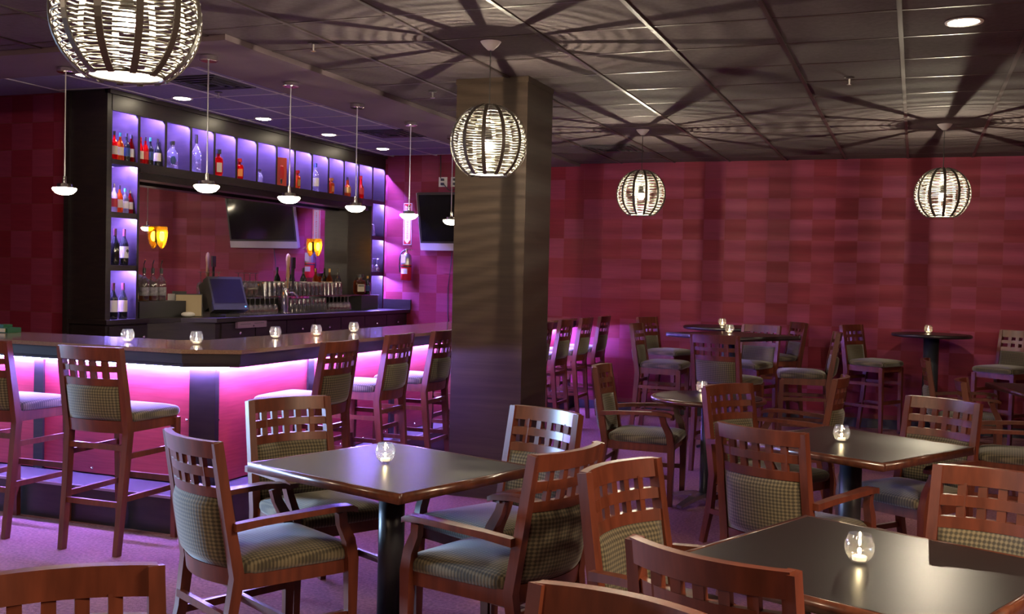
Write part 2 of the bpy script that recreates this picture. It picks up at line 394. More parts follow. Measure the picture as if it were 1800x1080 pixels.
# counter and base cupboards
cpoly = [(XB, 6.97), (-6.37, 6.97), (-6.37, 7.5), (-6.25, 7.78), (-6.02, 8.0), (-6.0, 8.3), (-6.0, 11.92), (XB, 11.92)]
cpart('worktop', MB().prism(cpoly, 1.06, 1.10), ESP, .008)
bpoly = [(XB, 7.0), (-6.41, 7.0), (-6.41, 7.52), (-6.06, 8.03), (-6.06, 11.92), (XB, 11.92)]
cpart('carcass', MB().prism(bpoly, 0, 1.06), ESP, .004)
cpart('end_splash', MB().box(-6.38, -5.99, 11.90, 11.925, 1.10, 1.225), ESP, .003)
kn = MB().superq((0, 0, 0), .015, .015, .015, 1, 1, 10, 8).mesh('knob', CHROME, 0, True)
for i in range(7):
    y = 8.1+.545*i
    d = cpart('door', MB().box(-6.06, -6.04, y, y+.53, .12, .84), ESP, .006)
    k = link('knob', kn, d, (-6.025, y+(.48 if i % 2 else .05), .78))
    d = cpart('drawer', MB().box(-6.06, -6.04, y, y+.53, .86, 1.045), ESP, .006)
    k = link('knob', kn, d, (-6.025, y+.265, .95))
d = cpart('door', MB().box(-6.41, -6.39, 7.03, 7.5, .12, 1.04), ESP, .006); link('knob', kn, d, (-6.37, 7.43, .94))
# light strips in the cubbies
led = MB().box(XF-.095, XF-.075, -.12, .12, -.012, 0).mesh('light_strip', LEDC)
def ledin(y, z): link('light_strip', led, cab, (-XB, y-7.0, z))
for i in range(14):
    c = 7.205+PW*i; ledin(c, 2.958)
for z in (2.458, 2.006, 1.551): ledin(7.205, z)
for z in (2.458, 2.006, 1.551): link('light_strip', led, cab, (-XB, 11.74-7.0, z)).scale = (1, .55, 1)

# ------------------------------------------------------------------ bar counter
bar = thing('bar_counter', 'long cornered bar with granite top and red panels lit violet from below', 'bar counter', (-4.3, 5.5, 0))
def bpart(name, mb, mt, bev=.003, label=None):
    return link(name, mb.mesh(name, mt, bev), bar, (4.3, -5.5, 0), label=label)
top_poly = [(-11.95, 5.06), (-4.06, 5.06), (-3.76, 5.24), (-3.76, YW-.02), (-4.48, YW-.02), (-4.48, 5.86), (-4.62, 5.72), (-11.95, 5.72)]
bpart('countertop', MB().prism(top_poly, 1.045, 1.07), BARTOP, .006)
edge = [(-11.95, 5.075), (-4.066, 5.075), (-3.775, 5.25), (-3.775, YW-.02), (-3.86, YW-.02), (-3.86, 5.29), (-4.09, 5.15), (-11.95, 5.15)]
bpart('edge_moulding', MB().prism(edge, .985, 1.045), ESP, .006)
edge2 = [(-11.95, 5.09), (-4.07, 5.09), (-3.79, 5.26), (-3.79, YW-.02), (-3.86, YW-.02), (-3.86, 5.29), (-4.09, 5.15), (-11.95, 5.15)]
bpart('edge_moulding', MB().prism(edge2, .962, .985), ESP, .004)
body = [(-11.95, 5.27), (-4.12, 5.27), (-4.02, 5.33), (-4.02, YW-.02), (-4.42, YW-.02), (-4.42, 5.66), (-11.95, 5.66)]
bpart('body', MB().prism(body, 0, 1.045), ESP)
# panels between posts
lx = [-9.2, -7.94, -6.66, -5.38, -4.12]
for a, b in zip(lx[:-1], lx[1:]):
    bpart('front_panel', MB().box(a+.075, b-.0, 5.25, 5.27, .225, .985), PANEL, .002)
for a in lx[:-1]: bpart('post', MB().box(a, a+.08, 5.235, 5.27, .16, 1.0), ESP)
bpart('corner_post', MB().prism([(-4.135, 5.27), (-4.135, 5.235), (-3.985, 5.29), (-3.985, 5.33), (-4.02, 5.33), (-4.12, 5.27)], .16, 1.0), ESP)
ry = [5.29, 6.345, 7.585, 8.825, 10.065, 11.305, 11.91]
for i, (a, b) in enumerate(zip(ry[:-1], ry[1:])):
    bpart('front_panel', MB().box(-4.02, -4.0, a+(.03 if i == 0 else .075), b, .225, .985), PANEL, .002)
    if i: bpart('post', MB().box(-4.02, -3.985, a, a+.075, .16, 1.0), ESP)
step = [(-11.95, 4.92), (-4.0, 4.92), (-3.78, 5.10), (-3.78, YW-.02), (-4.02, YW-.02), (-4.02, 5.33), (-4.12, 5.27), (-11.95, 5.27)]
bpart('foot_step', MB().prism(step, 0, .215), ESP, .006)
TREAD = mat('led_lit_step_tread', (.07, .06, .075), .35)  # step top paler than its sides, the LED glow put into its colour
tread = [(-11.95, 4.935), (-4.0, 4.935), (-3.795, 5.107), (-3.795, YW-.02), (-3.99, YW-.02), (-3.99, 5.27), (-4.12, 5.24), (-11.95, 5.24)]
bpart('step_tread', MB().prism(tread, .215, .219), TREAD, 0)
bpart('step_nosing', MB().box(-11.95, -4.0, 4.914, 4.936, .208, .222), STEEL, .002)
bpart('step_nosing', MB().box(-3.796, -3.774, 5.10, YW-.02, .208, .222), STEEL, .002)
bpart('step_nosing', MB().bar([(-4.0, 4.925, .215), (-3.785, 5.104, .215)], .014, .022, a=(0, 0, 1)), STEEL, .002)
scr = MB().superq((0, 0, 0), .009, .009, .009, 1, 1, 8, 6).mesh('screw', CHROME, 0, True)
def screw(x, y, z): link('screw', scr, bar, (x+4.3, y-5.5, z))
for a, b in zip(lx[:-1], lx[1:]):
    for t in (.10, .36, .64, .94): screw(a+.03+(b-a)*t, 5.248, .256)
screw(-4.16, 5.248, .62); screw(-3.998, 5.34, .62)
for a, b in zip(ry[:-1], ry[1:]):
    for t in (.11, .37, .65, .95): screw(-3.998, a+.02+(b-a)*t, .258)
bpart('light_strip', MB().box(-9.3, -4.09, 5.205, 5.217, .944, .956), LEDB, 0)
bpart('light_strip', MB().box(-3.966, -3.954, 5.31, YW-.1, .944, .956), LEDB, 0)
bpart('light_strip', MB().bar([(-4.09, 5.211, .950), (-3.96, 5.27, .950), (-3.96, 5.31, .950)], .012, .012, a=(0, 0, 1)), LEDB, 0)

# ------------------------------------------------------------------ seats
def yb(z, z0, y0, rake):  # rake of the back
    return y0-rake*max(0, z-z0)
def rail(hw, z0, z1, th, yc, bulge, n=16, off=0.):
    m_ = MB(); rings = []
    for i in range(n+1):
        x = -hw+2*hw*i/n; b = -bulge*(1-(x/hw)**2)
        y0, y1 = yc(z0)+b+off, yc(z1)+b+off
        rings.append([(x, y0+th/2, z0), (x, y1+th/2, z1), (x, y1-th/2, z1), (x, y0-th/2, z0)])
    return m_.loft(rings)
def cushion_back(hw, z0, z1, th, yc, bulge, wide=1.):
    m_ = MB(); nx, nz = 12, 8; rows = []
    def pt(i, k, side):
        u = -1+2*i/nx; v = k/nz; z = z0+(z1-z0)*v; x = hw*u
        e = (1-abs(u)**6)*(1-abs(2*v-1)**6)
        return (x, yc(z)-bulge*(1-u*u)+side*(.010+th*e), z)
    F = [[m_.bm.verts.new(pt(i, k, 1)) for i in range(nx+1)] for k in range(nz+1)]
    B = [[m_.bm.verts.new(pt(i, k, -1)) for i in range(nx+1)] for k in range(nz+1)]
    for k in range(nz):
        for i in range(nx):
            m_.bm.faces.new((F[k][i], F[k][i+1], F[k+1][i+1], F[k+1][i])); m_.bm.faces.new((B[k][i+1], B[k][i], B[k+1][i], B[k+1][i+1]))
    for k in range(nz):
        m_.bm.faces.new((B[k][0], F[k][0], F[k+1][0], B[k+1][0])); m_.bm.faces.new((F[k][nx], B[k][nx], B[k+1][nx], F[k+1][nx]))
    for i in range(nx):
        m_.bm.faces.new((F[0][i], B[0][i], B[0][i+1], F[0][i+1])); m_.bm.faces.new((B[nz][i], F[nz][i], F[nz][i+1], B[nz][i+1]))
    return m_
def seat_cushion(hwf, hwb, yf, ybk, z0, z1, dome):
    m_ = MB(); n = 14; rows = []
    for lev in range(5):
        pass
    def se(u, v, k):   # unit square point of a rounded-square ring
        return u, v
    rings = []
    def ring(scale, z, nseg=36):
        out = []
        for k in range(nseg):
            t = 2*PI*k/nseg; e = .22
            u = math.copysign(abs(math.cos(t))**e, math.cos(t))*scale; v = math.copysign(abs(math.sin(t))**e, math.sin(t))*scale
            yy = (ybk+yf)/2+(yf-ybk)/2*v; hw = hwb+(hwf-hwb)*(v+1)/2
            out.append((hw*u, yy, z))
        return out
    h = z1-z0
    rings = [ring(.97, z0), ring(1.0, z0+h*.3), ring(1.0, z0+h*.62), ring(.975, z0+h*.85), ring(.92, z1), ring(.75, z1+dome*.5), ring(.5, z1+dome*.85), ring(.22, z1+dome)]
    return m_.loft(rings)

def armchair():
    z0b = .42; yc = lambda z: yb(z, .40, -.235, .165)
    T = []
    L = []
    back_pts = [(0, -.315, 0), (0, -.262, .22), (0, -.235, .42), (0, yc(.66), .66), (0, yc(.925), .925)]
    for s in (-1, 1):
        xs_ = (.195, .200, .210, .207, .205)
        me = MB().bar([(s*xs_[i], p[1], p[2]) for i, p in enumerate(back_pts)], .036, .040, taper=(.85, 1, 1.1, 1, .92)).mesh('rear_leg', WOOD, .004)
        T.append(('rear_leg', me, None, []))
    for s in (-1, 1):
        pts = [(s*.243, .238, 0), (s*.243, .240, .25), (s*.243, .238, .42), (s*.247, .222, .50), (s*.254, .185, .57), (s*.262, .175, .618)]
        me = MB().bar(pts, .034, .042, taper=(.85, 1, 1.15, 1.05, .9, .9)).mesh('front_leg', WOOD, .004)
        T.append(('front_leg', me, None, []))
        pts = [(s*.236, -.262, .612), (s*.250, -.15, .624), (s*.266, 0, .633), (s*.270, .13, .637), (s*.262, .215, .630), (s*.258, .245, .618)]
        rings = []
        for i, p in enumerate(pts):
            wv = (.034, .040, .050, .056, .056, .040)[i]/2; hv = (.030, .026, .022, .022, .024, .020)[i]/2
            rings.append([(p[0]-wv, p[1], p[2]-hv), (p[0]+wv, p[1], p[2]-hv), (p[0]+wv, p[1], p[2]+hv), (p[0]-wv, p[1], p[2]+hv)])
        T.append(('armrest', MB().loft(rings).mesh('armrest', WOOD, .006), None, []))
    hw = .191
    ay = lambda z: yc(z)
    T.append(('top_rail', rail(.209, .865, .928, .030, ay, .048).mesh('top_rail', WOOD, .003), None, []))
    T.append(('cross_rail', rail(hw, .792, .828, .024, ay, .046).mesh('cross_rail', WOOD, .002), None, []))
    T.append(('cross_rail', rail(hw, .716, .755, .026, ay, .046).mesh('cross_rail', WOOD, .002), None, []))
    T.append(('bottom_rail', rail(hw, .385, .45, .028, ay, .044).mesh('bottom_rail', WOOD, .003), None, []))
    for k in range(5):
        x = -.127+.0635*k; m_ = MB(); b = -.046*(1-(x/hw)**2)
        m_.bar([(x, yc(.75)+b, .75), (x, yc(.87)+b, .87)], .029, .018)
        T.append(('slat', m_.mesh('slat', WOOD, .002), None, []))
    T.append(('back_cushion', cushion_back(.188, .452, .716, .026, ay, .045).mesh('back_cushion', FAB, 0, True), None, []))
    ap = MB().prism([(-.236, .235), (.236, .235), (.206, -.235), (-.206, -.235)], .365, .425)
    T.append(('seat_frame', ap.mesh('seat_frame', WOOD, .004), None, []))
    T.append(('seat_cushion', seat_cushion(.252, .215, .268, -.225, .42, .475, .022).mesh('seat_cushion', FABS, 0, True), None, []))
    for s in (-1, 1): T.append(('stretcher', MB().bar([(s*.207, -.27, .20), (s*.242, .235, .20)], .020, .030).mesh('stretcher', WOOD, .003), None, []))
    T.append(('stretcher', MB().bar([(-.226, 0, .20), (.226, 0, .20)], .020, .030, a=(0, 1, 0)).mesh('stretcher', WOOD, .003), None, []))
    T.append(('stretcher', MB().bar([(-.206, -.27, .27), (.206, -.27, .27)], .020, .030, a=(0, 1, 0)).mesh('stretcher', WOOD, .003), None, []))
    return T
def barstool():
    yc = lambda z: yb(z, .66, -.20, .16); T = []
    for s in (-1, 1):
        pts = [(s*.184, -.262, 0), (s*.190, -.225, .35), (s*.198, -.200, .66), (s*.197, yc(.9), .9), (s*.195, yc(1.12), 1.12)]
        T.append(('rear_leg', MB().bar(pts, .034, .042, taper=(.9, 1, 1.1, 1, .9)).mesh('rear_leg', WOOD, .004), None, []))
        T.append(('front_leg', MB().bar([(s*.195, .205, 0), (s*.198, .20, .40), (s*.200, .195, .70)], .036, .038, taper=(.85, 1, 1.1)).mesh('front_leg', WOOD, .004), None, []))
    hw = .183
    T.append(('top_rail', rail(.203, 1.052, 1.123, .030, yc, .036).mesh('top_rail', WOOD, .003), None, []))
    T.append(('cross_rail', rail(hw, .988, 1.020, .024, yc, .034).mesh('cross_rail', WOOD, .002), None, []))
    T.append(('cross_rail', rail(hw, .912, .952, .026, yc, .034).mesh('cross_rail', WOOD, .002), None, []))
    T.append(('bottom_rail', rail(hw, .655, .722, .028, yc, .032).mesh('bottom_rail', WOOD, .003), None, []))
    for k in range(4):
        x = -.108+.072*k; b = -.034*(1-(x/hw)**2)
        T.append(('slat', MB().bar([(x, yc(.945)+b, .945), (x, yc(1.056)+b, 1.056)], .036, .018).mesh('slat', WOOD, .002), None, []))
    T.append(('back_cushion', cushion_back(.180, .724, .913, .024, yc, .033).mesh('back_cushion', FAB, 0, True), None, []))
    T.append(('seat_frame', MB().prism([(-.205, .20), (.205, .20), (.188, -.20), (-.188, -.20)], .655, .715).mesh('seat_frame', WOOD, .004), None, []))
    T.append(('seat_cushion', seat_cushion(.226, .198, .235, -.19, .712, .765, .020).mesh('seat_cushion', FABS, 0, True), None, []))
    for s in (-1, 1):
        T.append(('stretcher', MB().bar([(s*.192, -.235, .30), (s*.198, .20, .30)], .020, .030).mesh('stretcher', WOOD, .003), None, []))
        T.append(('stretcher', MB().bar([(s*.196, -.215, .53), (s*.199, .20, .53)], .020, .030).mesh('stretcher', WOOD, .003), None, []))
    T.append(('foot_rail', MB().bar([(-.2, .202, .34), (.2, .202, .34)], .022, .034, a=(0, 1, 0)).mesh('foot_rail', WOOD, .003), None, []))
    T.append(('stretcher', MB().bar([(-.196, -.235, .27), (.196, -.235, .27)], .020, .030, a=(0, 1, 0)).mesh('stretcher', WOOD, .003), None, []))
    T.append(('stretcher', MB().bar([(-.198, -.212, .575), (.198, -.212, .575)], .020, .030, a=(0, 1, 0)).mesh('stretcher', WOOD, .003), None, []))
    return T
ARM = armchair(); STOOL = barstool()
CH = [
 (-2.375, 3.495, 63, 'armchair left of the front table with a candle, arm reaching past its corner', 'chairs around the front table'),
 (-2.575, 4.21, -29.5, 'armchair behind the front table, before the glowing red bar panels', 'chairs around the front table'),
 (-1.735, 4.33, 246, 'armchair behind the front table by the column, violet sheen on its top rail', 'chairs around the front table'),
 (-1.475, 3.71, 163.4, 'armchair at the right of the front table, back turned, facing the bar', 'chairs around the front table'),
 (-.60, 3.28, -19.6, 'armchair behind the left corner of the nearest black table, checked back showing', 'chairs around the nearest table'),
 (-.31, 2.68, 69.6, 'armchair at the nearest black table, back turned, its curved top rail overlapping the tabletop', 'chairs around the nearest table'),
 (-.584, 1.63, 254.5, 'armchair cut by the bottom edge, only its sloping top rail showing near the middle', 'chairs at the bottom edge'),
 (-1.376, 1.393, -43, 'armchair in the bottom left corner, only its slotted top rail showing', 'chairs at the bottom edge'),
 (.20, 3.57, 253, 'armchair beyond the nearest black table, its left post edged with pale blue light', 'chairs around the nearest table'),
 (-.473, 4.85, 66.2, 'armchair with its checked back turned, in front of the second candlelit square table', 'chairs around the second table'),
 (-.76, 6.17, -30, 'armchair between the round low table and the second square table', 'chairs around the second table'),
 (-.775, 7.35, 176, 'armchair in side view facing left, between the round low table and the high stools', 'chairs around the round low table'),
 (-1.767, 7.245, 2, 'armchair in side view facing right, left of the round low table', 'chairs around the round low table'),
 (-.005, 5.95, 238, 'armchair behind the second square table, orange lit slotted back facing the viewer', 'chairs around the second table'),
 (.65, 7.6, -4, 'armchair facing right at the right edge, its back behind the orange lit chair', 'chairs at the right edge'),
 (.442, 9.57, -1, 'armchair facing right before the pole of the far right high table', 'chairs at the right edge'),
]
for x, y, a, lb, g in CH: plant(ARM, 'dining_armchair', lb, 'armchair', (x, y, 0), R(a-90), g)
ST = [
 (-4.95, 4.69, 92, 'bar stool at the left edge, leftmost along the bar', 'stools along the bar'),
 (-4.135, 4.67, 91.4, 'bar stool with its checked back turned, nearest whole stool at the left bar front', 'stools along the bar'),
 (-3.626, 5.70, 180.5, 'first bar stool past the bar corner, behind the front table chair', 'stools along the bar'),
 (-3.70, 6.65, 181.5, 'second bar stool past the bar corner', 'stools along the bar'),
 (-3.67, 7.33, 182, 'bar stool just left of the column, third past the bar corner', 'stools along the bar'),
 (-3.64, 8.25, 181, 'bar stool mostly hidden behind the column', 'stools along the bar'),
 (-3.57, 9.42, 181, 'bar stool just right of the column, half hidden by it', 'stools along the bar'),
 (-3.60, 10.15, 181, 'second bar stool right of the column', 'stools along the bar'),
 (-3.60, 10.86, 181, 'third bar stool right of the column', 'stools along the bar'),
 (-3.58, 11.5, 181, 'last bar stool along the bar, against the pink lit far wall', 'stools along the bar'),
 (-2.25, 9.9, 0, 'high stool with a pale seat at the left of the square high table, facing right', 'stools around the square high table'),
 (-2.60, 11.62, -17, 'dark backed high stool against the wall, left of the far round high table', 'stools around the far round high table'),
 (-1.414, 8.64, 74, 'high stool with its back turned, in front of the square high table', 'stools around the square high table'),
 (-1.52, 10.40, 250, 'high stool between the square high table and the far round one, facing the viewer', 'stools around the square high table'),
 (-1.41, 11.60, 208, 'high stool with a violet lit back, right of the far round high table', 'stools around the far round high table'),
 (-.91, 9.66, 188, 'high stool in side view facing left, right of the square high table', 'stools around the square high table'),
 (-.379, 11.52, -27, 'high stool standing free left of the far right pole table', 'stools around the far right high table'),
 (.855, 11.45, 236, 'high stool at the right edge beside the far right pole table', 'stools around the far right high table'),
]
for x, y, a, lb, g in ST: plant(STOOL, 'bar_stool', lb, 'bar stool', (x, y, 0), R(a-90), g)

# ------------------------------------------------------------------ tables
def bullnose_top(hx, hy, z0, z1, r=.02):
    return MB().box(-hx, hx, -hy, hy, z0, z1)
def x_base(name, ln, hgt, mt):
    m_ = MB()
    for a in range(4):
        t = a*PI/2+PI/4; dx, dy = math.cos(t), math.sin(t)
        m_.bar([(0, 0, hgt), (dx*ln*.5, dy*ln*.5, hgt*.8), (dx*ln, dy*ln, .018)], .06, .03, a=(-dy, dx, 0), taper=(1, .9, .7))
    return m_.mesh(name, mt, .006)
def square_table(name, lb, x, y, a, hx, hy, h=.75, g=None, pr=.055, edge=None):
    t = thing(name, lb, 'table', (x, y, 0), R(a), g)
    link('tabletop', MB().box(-hx+.018, hx-.018, -hy+.018, hy-.018, h-.035, h).mesh('tabletop', TOP, .001), t)
    fr = MB()
    for s in (-1, 1):
        fr.box(-hx, hx, s*hy-(.02 if s > 0 else 0), s*hy+(.02 if s < 0 else 0), h-.038, h-.0005)
        fr.box(s*hx-(.02 if s > 0 else 0), s*hx+(.02 if s < 0 else 0), -hy+.02, hy-.02, h-.038, h-.0005)
    link('wooden_edge', fr.mesh('wooden_edge', edge or WOODEDGE, .014, True, seg=3), t, label='rounded wooden edge')
    link('pedestal', MB().lathe([(0, .05), (pr, .05), (pr, h-.04), (0, h-.04)], 28).mesh('pedestal', POSTM, 0, True), t)
    link('mounting_plate', MB().box(-.15, .15, -.15, .15, h-.05, h-.037).mesh('mounting_plate', BLACK, .002), t)
    link('base', x_base('base', .30, .07, BLACK), t); return t
def round_table(name, lb, x, y, r, h, g=None, pr=.045, base=BLACK):
    t = thing(name, lb, 'table', (x, y, 0), R(20), g)
    link('tabletop', MB().lathe([(0, h-.03), (r-.03, h-.03), (r-.03, h), (0, h)], 48).mesh('tabletop', TOP), t)
    e = MB(); rings = []
    for k in range(48):
        q = 2*PI*k/48; rings.append([((r-.017+.019*math.cos(v))*math.cos(q), (r-.017+.019*math.cos(v))*math.sin(q), h-.018+.0175*math.sin(v)) for v in [2*PI*i/10 for i in range(10)]])
    link('wooden_edge', e.loft(rings, close=True).mesh('wooden_edge', ESP if h > 1 else WOODEDGE, 0, True), t)
    link('pedestal', MB().lathe([(0, .05), (pr, .05), (pr, h-.03), (0, h-.03)], 24).mesh('pedestal', POSTM, 0, True), t)
    link('mounting_plate', MB().lathe([(0, h-.045), (.14, h-.045), (.16, h-.029), (0, h-.029)], 20).mesh('mounting_plate', BLACK), t)
    link('base', x_base('base', .30, .07, base), t); return t
square_table('dining_table', 'square black table with wooden edge in front centre, mirroring violet light', -2.02, 3.88, -18, .445, .405)
square_table('dining_table', 'second square black table at the right, before the orange lit chair', -.275, 5.53, -29, .43, .43)
square_table('dining_table', 'nearest square black table in the bottom right with one candle', -.10, 3.15, -23, .43, .43)
round_table('round_dining_table', 'low round table with a metal cross base, between two side view armchairs', -1.315, 7.22, .395, .75, base=STEEL)
square_table('high_table', 'square high bar table in the distance seen edge on, stools around it', -1.55, 9.65, -32, .43, .43, 1.07, edge=ESP)
round_table('round_high_table', 'far round high table near the red wall, left one', -1.88, 11.28, .46, 1.07)
round_table('round_high_table', 'round high table on a dark pole alone before the wall at right', .17, 11.42, .385, 1.07, pr=.075)
square_table('dining_table', 'dark square table cut by the right edge, only its left corner showing', 1.13, 9.35, 15, .45, .45)

# ------------------------------------------------------------------ candles in glass
cg = [
 ('glass', MB().lathe([(.0, .004), (.022, .004), (.034, .018), (.042, .040), (.041, .058), (.033, .078), (.031, .084)], 24).mesh('glass', VOTIVE, 0, True), None, []),
 ('tealight', MB().lathe([(0, .007), (.020, .007), (.020, .019), (0, .019)], 16).mesh('tealight', WAX, 0), None,
   [('flame', MB().superq((0, 0, .034), .0055, .0055, .0095, 1, 1, 8, 8).mesh('flame', FLAME, 0, True), None)])]
for x, y, z, lb in [
 (-2.067, 3.90, .75, 'glass candle holder on the front table'), (-.325, 5.528, .75, 'glass candle holder on the second square table'),
 (-.125, 3.14, .75, 'glass candle holder on the nearest black table'), (-1.40, 7.43, .75, 'glass candle holder on the low round table'),
 (-1.597, 9.75, 1.07, 'glass candle holder on the square high table'), (-1.93, 11.3, 1.07, 'glass candle holder on the far round high table'),
 (.14, 11.5, 1.07, 'glass candle holder on the far right pole table'),
 (-4.711, 5.344, 1.07, 'glass candle holder on the bar top, leftmost of five'), (-4.26, 5.456, 1.07, 'glass candle holder at the bar corner, second from left'),
 (-4.24, 6.304, 1.07, 'glass candle holder on the bar top, middle of five'), (-4.18, 6.751, 1.07, 'glass candle holder on the bar top, fourth from left'),
 (-4.20, 7.344, 1.07, 'glass candle holder on the bar top, rightmost of five')]:
    plant(cg, 'candle_holder', lb, 'candle', (x, y, z+.001), 0, 'candles in glass on tables and bar')

# ------------------------------------------------------------------ woven globe lamps
RG = .2175
def globe():
    T = []
    th0, th1 = R(14), R(148.5)
    wv = MB(); NR = 34; NS = 96
    for k in range(NR):
        th = th0+(th1-th0)*(k+.5)/NR; pts = []
        for j in range(NS):
            f = 2*PI*j/NS; rr = RG+.0055*math.cos(6*f+PI*k)
            tt = th+.005*math.sin(5*f+k*1.7)
            pts.append((rr*math.sin(tt)*math.cos(f), rr*math.sin(tt)*math.sin(f), rr*math.cos(tt)))
        wv.tube(pts, .0030, 4, close=True)
    me = wv.mesh('weave', RATTAN, 0, True); T.append(('weave', me, None, []))
    for i in range(12):
        f = 2*PI*i/12+.26; pts = []; m_ = MB(); rings = []
        for j in range(19):
            th = th0+(th1-th0)*j/18; d = Vector((math.sin(th)*math.cos(f), math.sin(th)*math.sin(f), math.cos(th)))
            s = Vector((-math.sin(f), math.cos(f), 0)); hwid = min(.0105, .0105*math.sin(th)/.55)
            rings.append([d*(RG+.011)+s*hwid, d*(RG+.006)+s*hwid, d*(RG+.006)-s*hwid, d*(RG+.011)-s*hwid])
        T.append(('rib', m_.loft(rings).mesh('rib', RIB), None, []))
    rb = RG*math.sin(th1); zb = RG*math.cos(th1)
    T.append(('bottom_ring', MB().tube([(rb*math.cos(2*PI*k/40), rb*math.sin(2*PI*k/40), zb) for k in range(40)], .005, 6, True).mesh('bottom_ring', RATTAN, 0, True), None, []))
    T.append(('diffuser', MB().lathe([(0, zb+.004), (rb-.004, zb+.004)], 32).mesh('diffuser', DIFF), None, []))
    T.append(('socket', MB().lathe([(0, .075), (.018, .075), (.020, .03), (.026, .025), (.026, .015), (0, .015)], 16).mesh('socket', POSM), None,
       [('filament', MB().superq((0, 0, -.02), .004, .004, .0075, 1, 1, 10, 8).mesh('filament', BULB, 0, True), None),
        ('bulb', MB().superq((0, 0, -.018), .028, .028, .036, 1, 1, 14, 10).mesh('bulb', BULBG, 0, True), None)]))
    T.append(('cord', MB().tube([(0, 0, .07), (0, 0, ZC-2.33-.02)], .0035, 6).mesh('cord', POSM), None, []))
    T.append(('canopy', MB().lathe([(0, ZC-2.33-.062), (.018, ZC-2.33-.060), (.045, ZC-2.33-.035), (.062, ZC-2.33-.012), (.064, ZC-2.33-.012)], 24).mesh('canopy', WHITE, 0, True), None, []))
    return T
GL = globe()
for x, y, rz, lb in [(-2.31, 2.60, .1, 'nearest woven globe lamp, cut by the top edge at left'), (-2.357, 5.652, 0, 'woven globe lamp hanging before the column'),
                 (-2.364, 9.317, .2, 'far woven globe lamp hanging right of the column'), (.187, 9.51, .33, 'woven globe lamp hanging at the right')]:
    plant(GL, 'globe_pendant_lamp', lb, 'pendant lamp', (x, y, 2.33), rz, 'woven globe lamps')

# ------------------------------------------------------------------ bar pendants
def bar_pendant():
    h = ZS-2.06; T = []
    T.append(('canopy', MB().lathe([(0, h-.036), (.050, h-.036), (.058, h-.030), (.058, h-.004), (0, h-.004)], 24).mesh('canopy', CHROME, .001), None, []))
    T.append(('rod', MB().tube([(0, 0, .055), (0, 0, h-.03)], .0045, 6).mesh('rod', STEEL), None, []))
    T.append(('cap', MB().lathe([(0, .095), (.012, .095), (.014, .05), (.016, .046), (.048, .044), (.050, .026), (.073, .021), (.073, .0175), (0, .0175)], 20).mesh('cap', CHROME), None, []))
    T.append(('glass_dish', MB().lathe([(0, -.030), (.03, -.028), (.056, -.018), (.074, .001), (.079, .010), (.076, .016), (0, .018)], 28).mesh('glass_dish', DISH, 0, True), None, []))
    return T
BP = bar_pendant(); names = ['leftmost', 'second from left', 'third from left', 'fourth from left', 'fifth from left', 'half hidden by the column', 'seventh, behind the column', 'eighth, nearest the far wall']
for i, (x, y) in enumerate([(-5.37, 5.47), (-4.16, 5.405), (-4.15, 6.31), (-4.152, 7.25), (-4.165, 8.21), (-4.16, 9.09), (-4.16, 9.98), (-4.16, 10.9)]):
    plant(BP, 'bar_pendant_lamp', 'dish pendant on a rod over the bar, '+names[i], 'pendant lamp', (x, y, 2.06), 0, 'dish pendants over the bar')

# ------------------------------------------------------------------ downlights, vents, sprinklers
def downlight(x, y, z, lb):
    t = thing('recessed_downlight', lb, 'ceiling light', (x, y, z), 0, 'recessed ceiling lights')
    link('trim_ring', MB().lathe([(.072, -.001), (.092, -.006), (.094, 0), (.072, .001)], 28).mesh('trim_ring', WHITE, 0, True), t)
    link('lens', MB().lathe([(0, -.012), (.05, -.009), (.073, -.002)], 24).mesh('lens', DOWN, 0, True), t)
for i, (x, y) in enumerate([(-6.117, 6.43), (-6.087, 7.55), (-6.07, 8.754), (-6.03, 9.92), (-6.039, 11.177)]):
    downlight(x, y, ZI-.005, 'round ceiling light before the back bar, '+['half hidden by the nearest globe lamp', 'second from left', 'middle one', 'fourth from left', 'rightmost'][i])
downlight(.19, 5.867, ZC-.013, 'bright round ceiling light at the top right of the lounge')
def vent(x, y, z, s, lb, mt):
    t = thing('ceiling_vent', lb, 'vent', (x, y, z))
    for k in range(4):
        a = s*(1-.22*k)
        m_ = MB()
        for q in (-1, 1):
            m_.box(-a, a, q*a-.02 if q > 0 else -a, q*a if q > 0 else -a+.02, -.012-.004*k, 0); m_.box(q*a-.02 if q > 0 else -a, q*a if q > 0 else -a+.02, -a+.02, a-.02, -.012-.004*k, 0)
        link('louvre', m_.mesh('louvre', mt, .002), t)
    link('backing', MB().box(-s+.02, s-.02, -s+.02, s-.02, -.004, 0).mesh('backing', BLACK), t)
VENTM = mat('vent_metal', (.03, .028, .036), .4)
vent(-5.35, 6.95, ZI-.006, .27, 'dark square air vent in the bar ceiling, left one', VENTM)
vent(-5.26, 9.95, ZI-.006, .27, 'dark square air vent in the bar ceiling, far one', VENTM)
vent(-3.0, 10.55, ZC-.014, .27, 'dark square air vent in the lounge ceiling by the far wall', VENTM)
def sprinkler(x, y, z, lb):
    t = thing('sprinkler_head', lb, 'sprinkler', (x, y, z), 0, 'sprinkler heads')
    link('flange', MB().lathe([(0, -.008), (.030, -.006), (.034, 0)], 16).mesh('flange', POSM), t)
    link('nozzle', MB().lathe([(0, -.05), (.018, -.05), (.018, -.046), (.006, -.044), (.008, -.006), (0, -.006)], 12).mesh('nozzle', STEEL), t)
sprinkler(-3.40, 5.40, ZC-.012, 'ceiling sprinkler above the bar soffit edge')
sprinkler(-3.40, 7.05, ZC-.012, 'ceiling sprinkler left of the column')
sprinkler(-.45, 7.25, ZC-.012, 'ceiling sprinkler in the middle of the lounge ceiling')
sprinkler(-5.55, 7.35, ZI-.006, 'ceiling sprinkler inside the bar soffit')

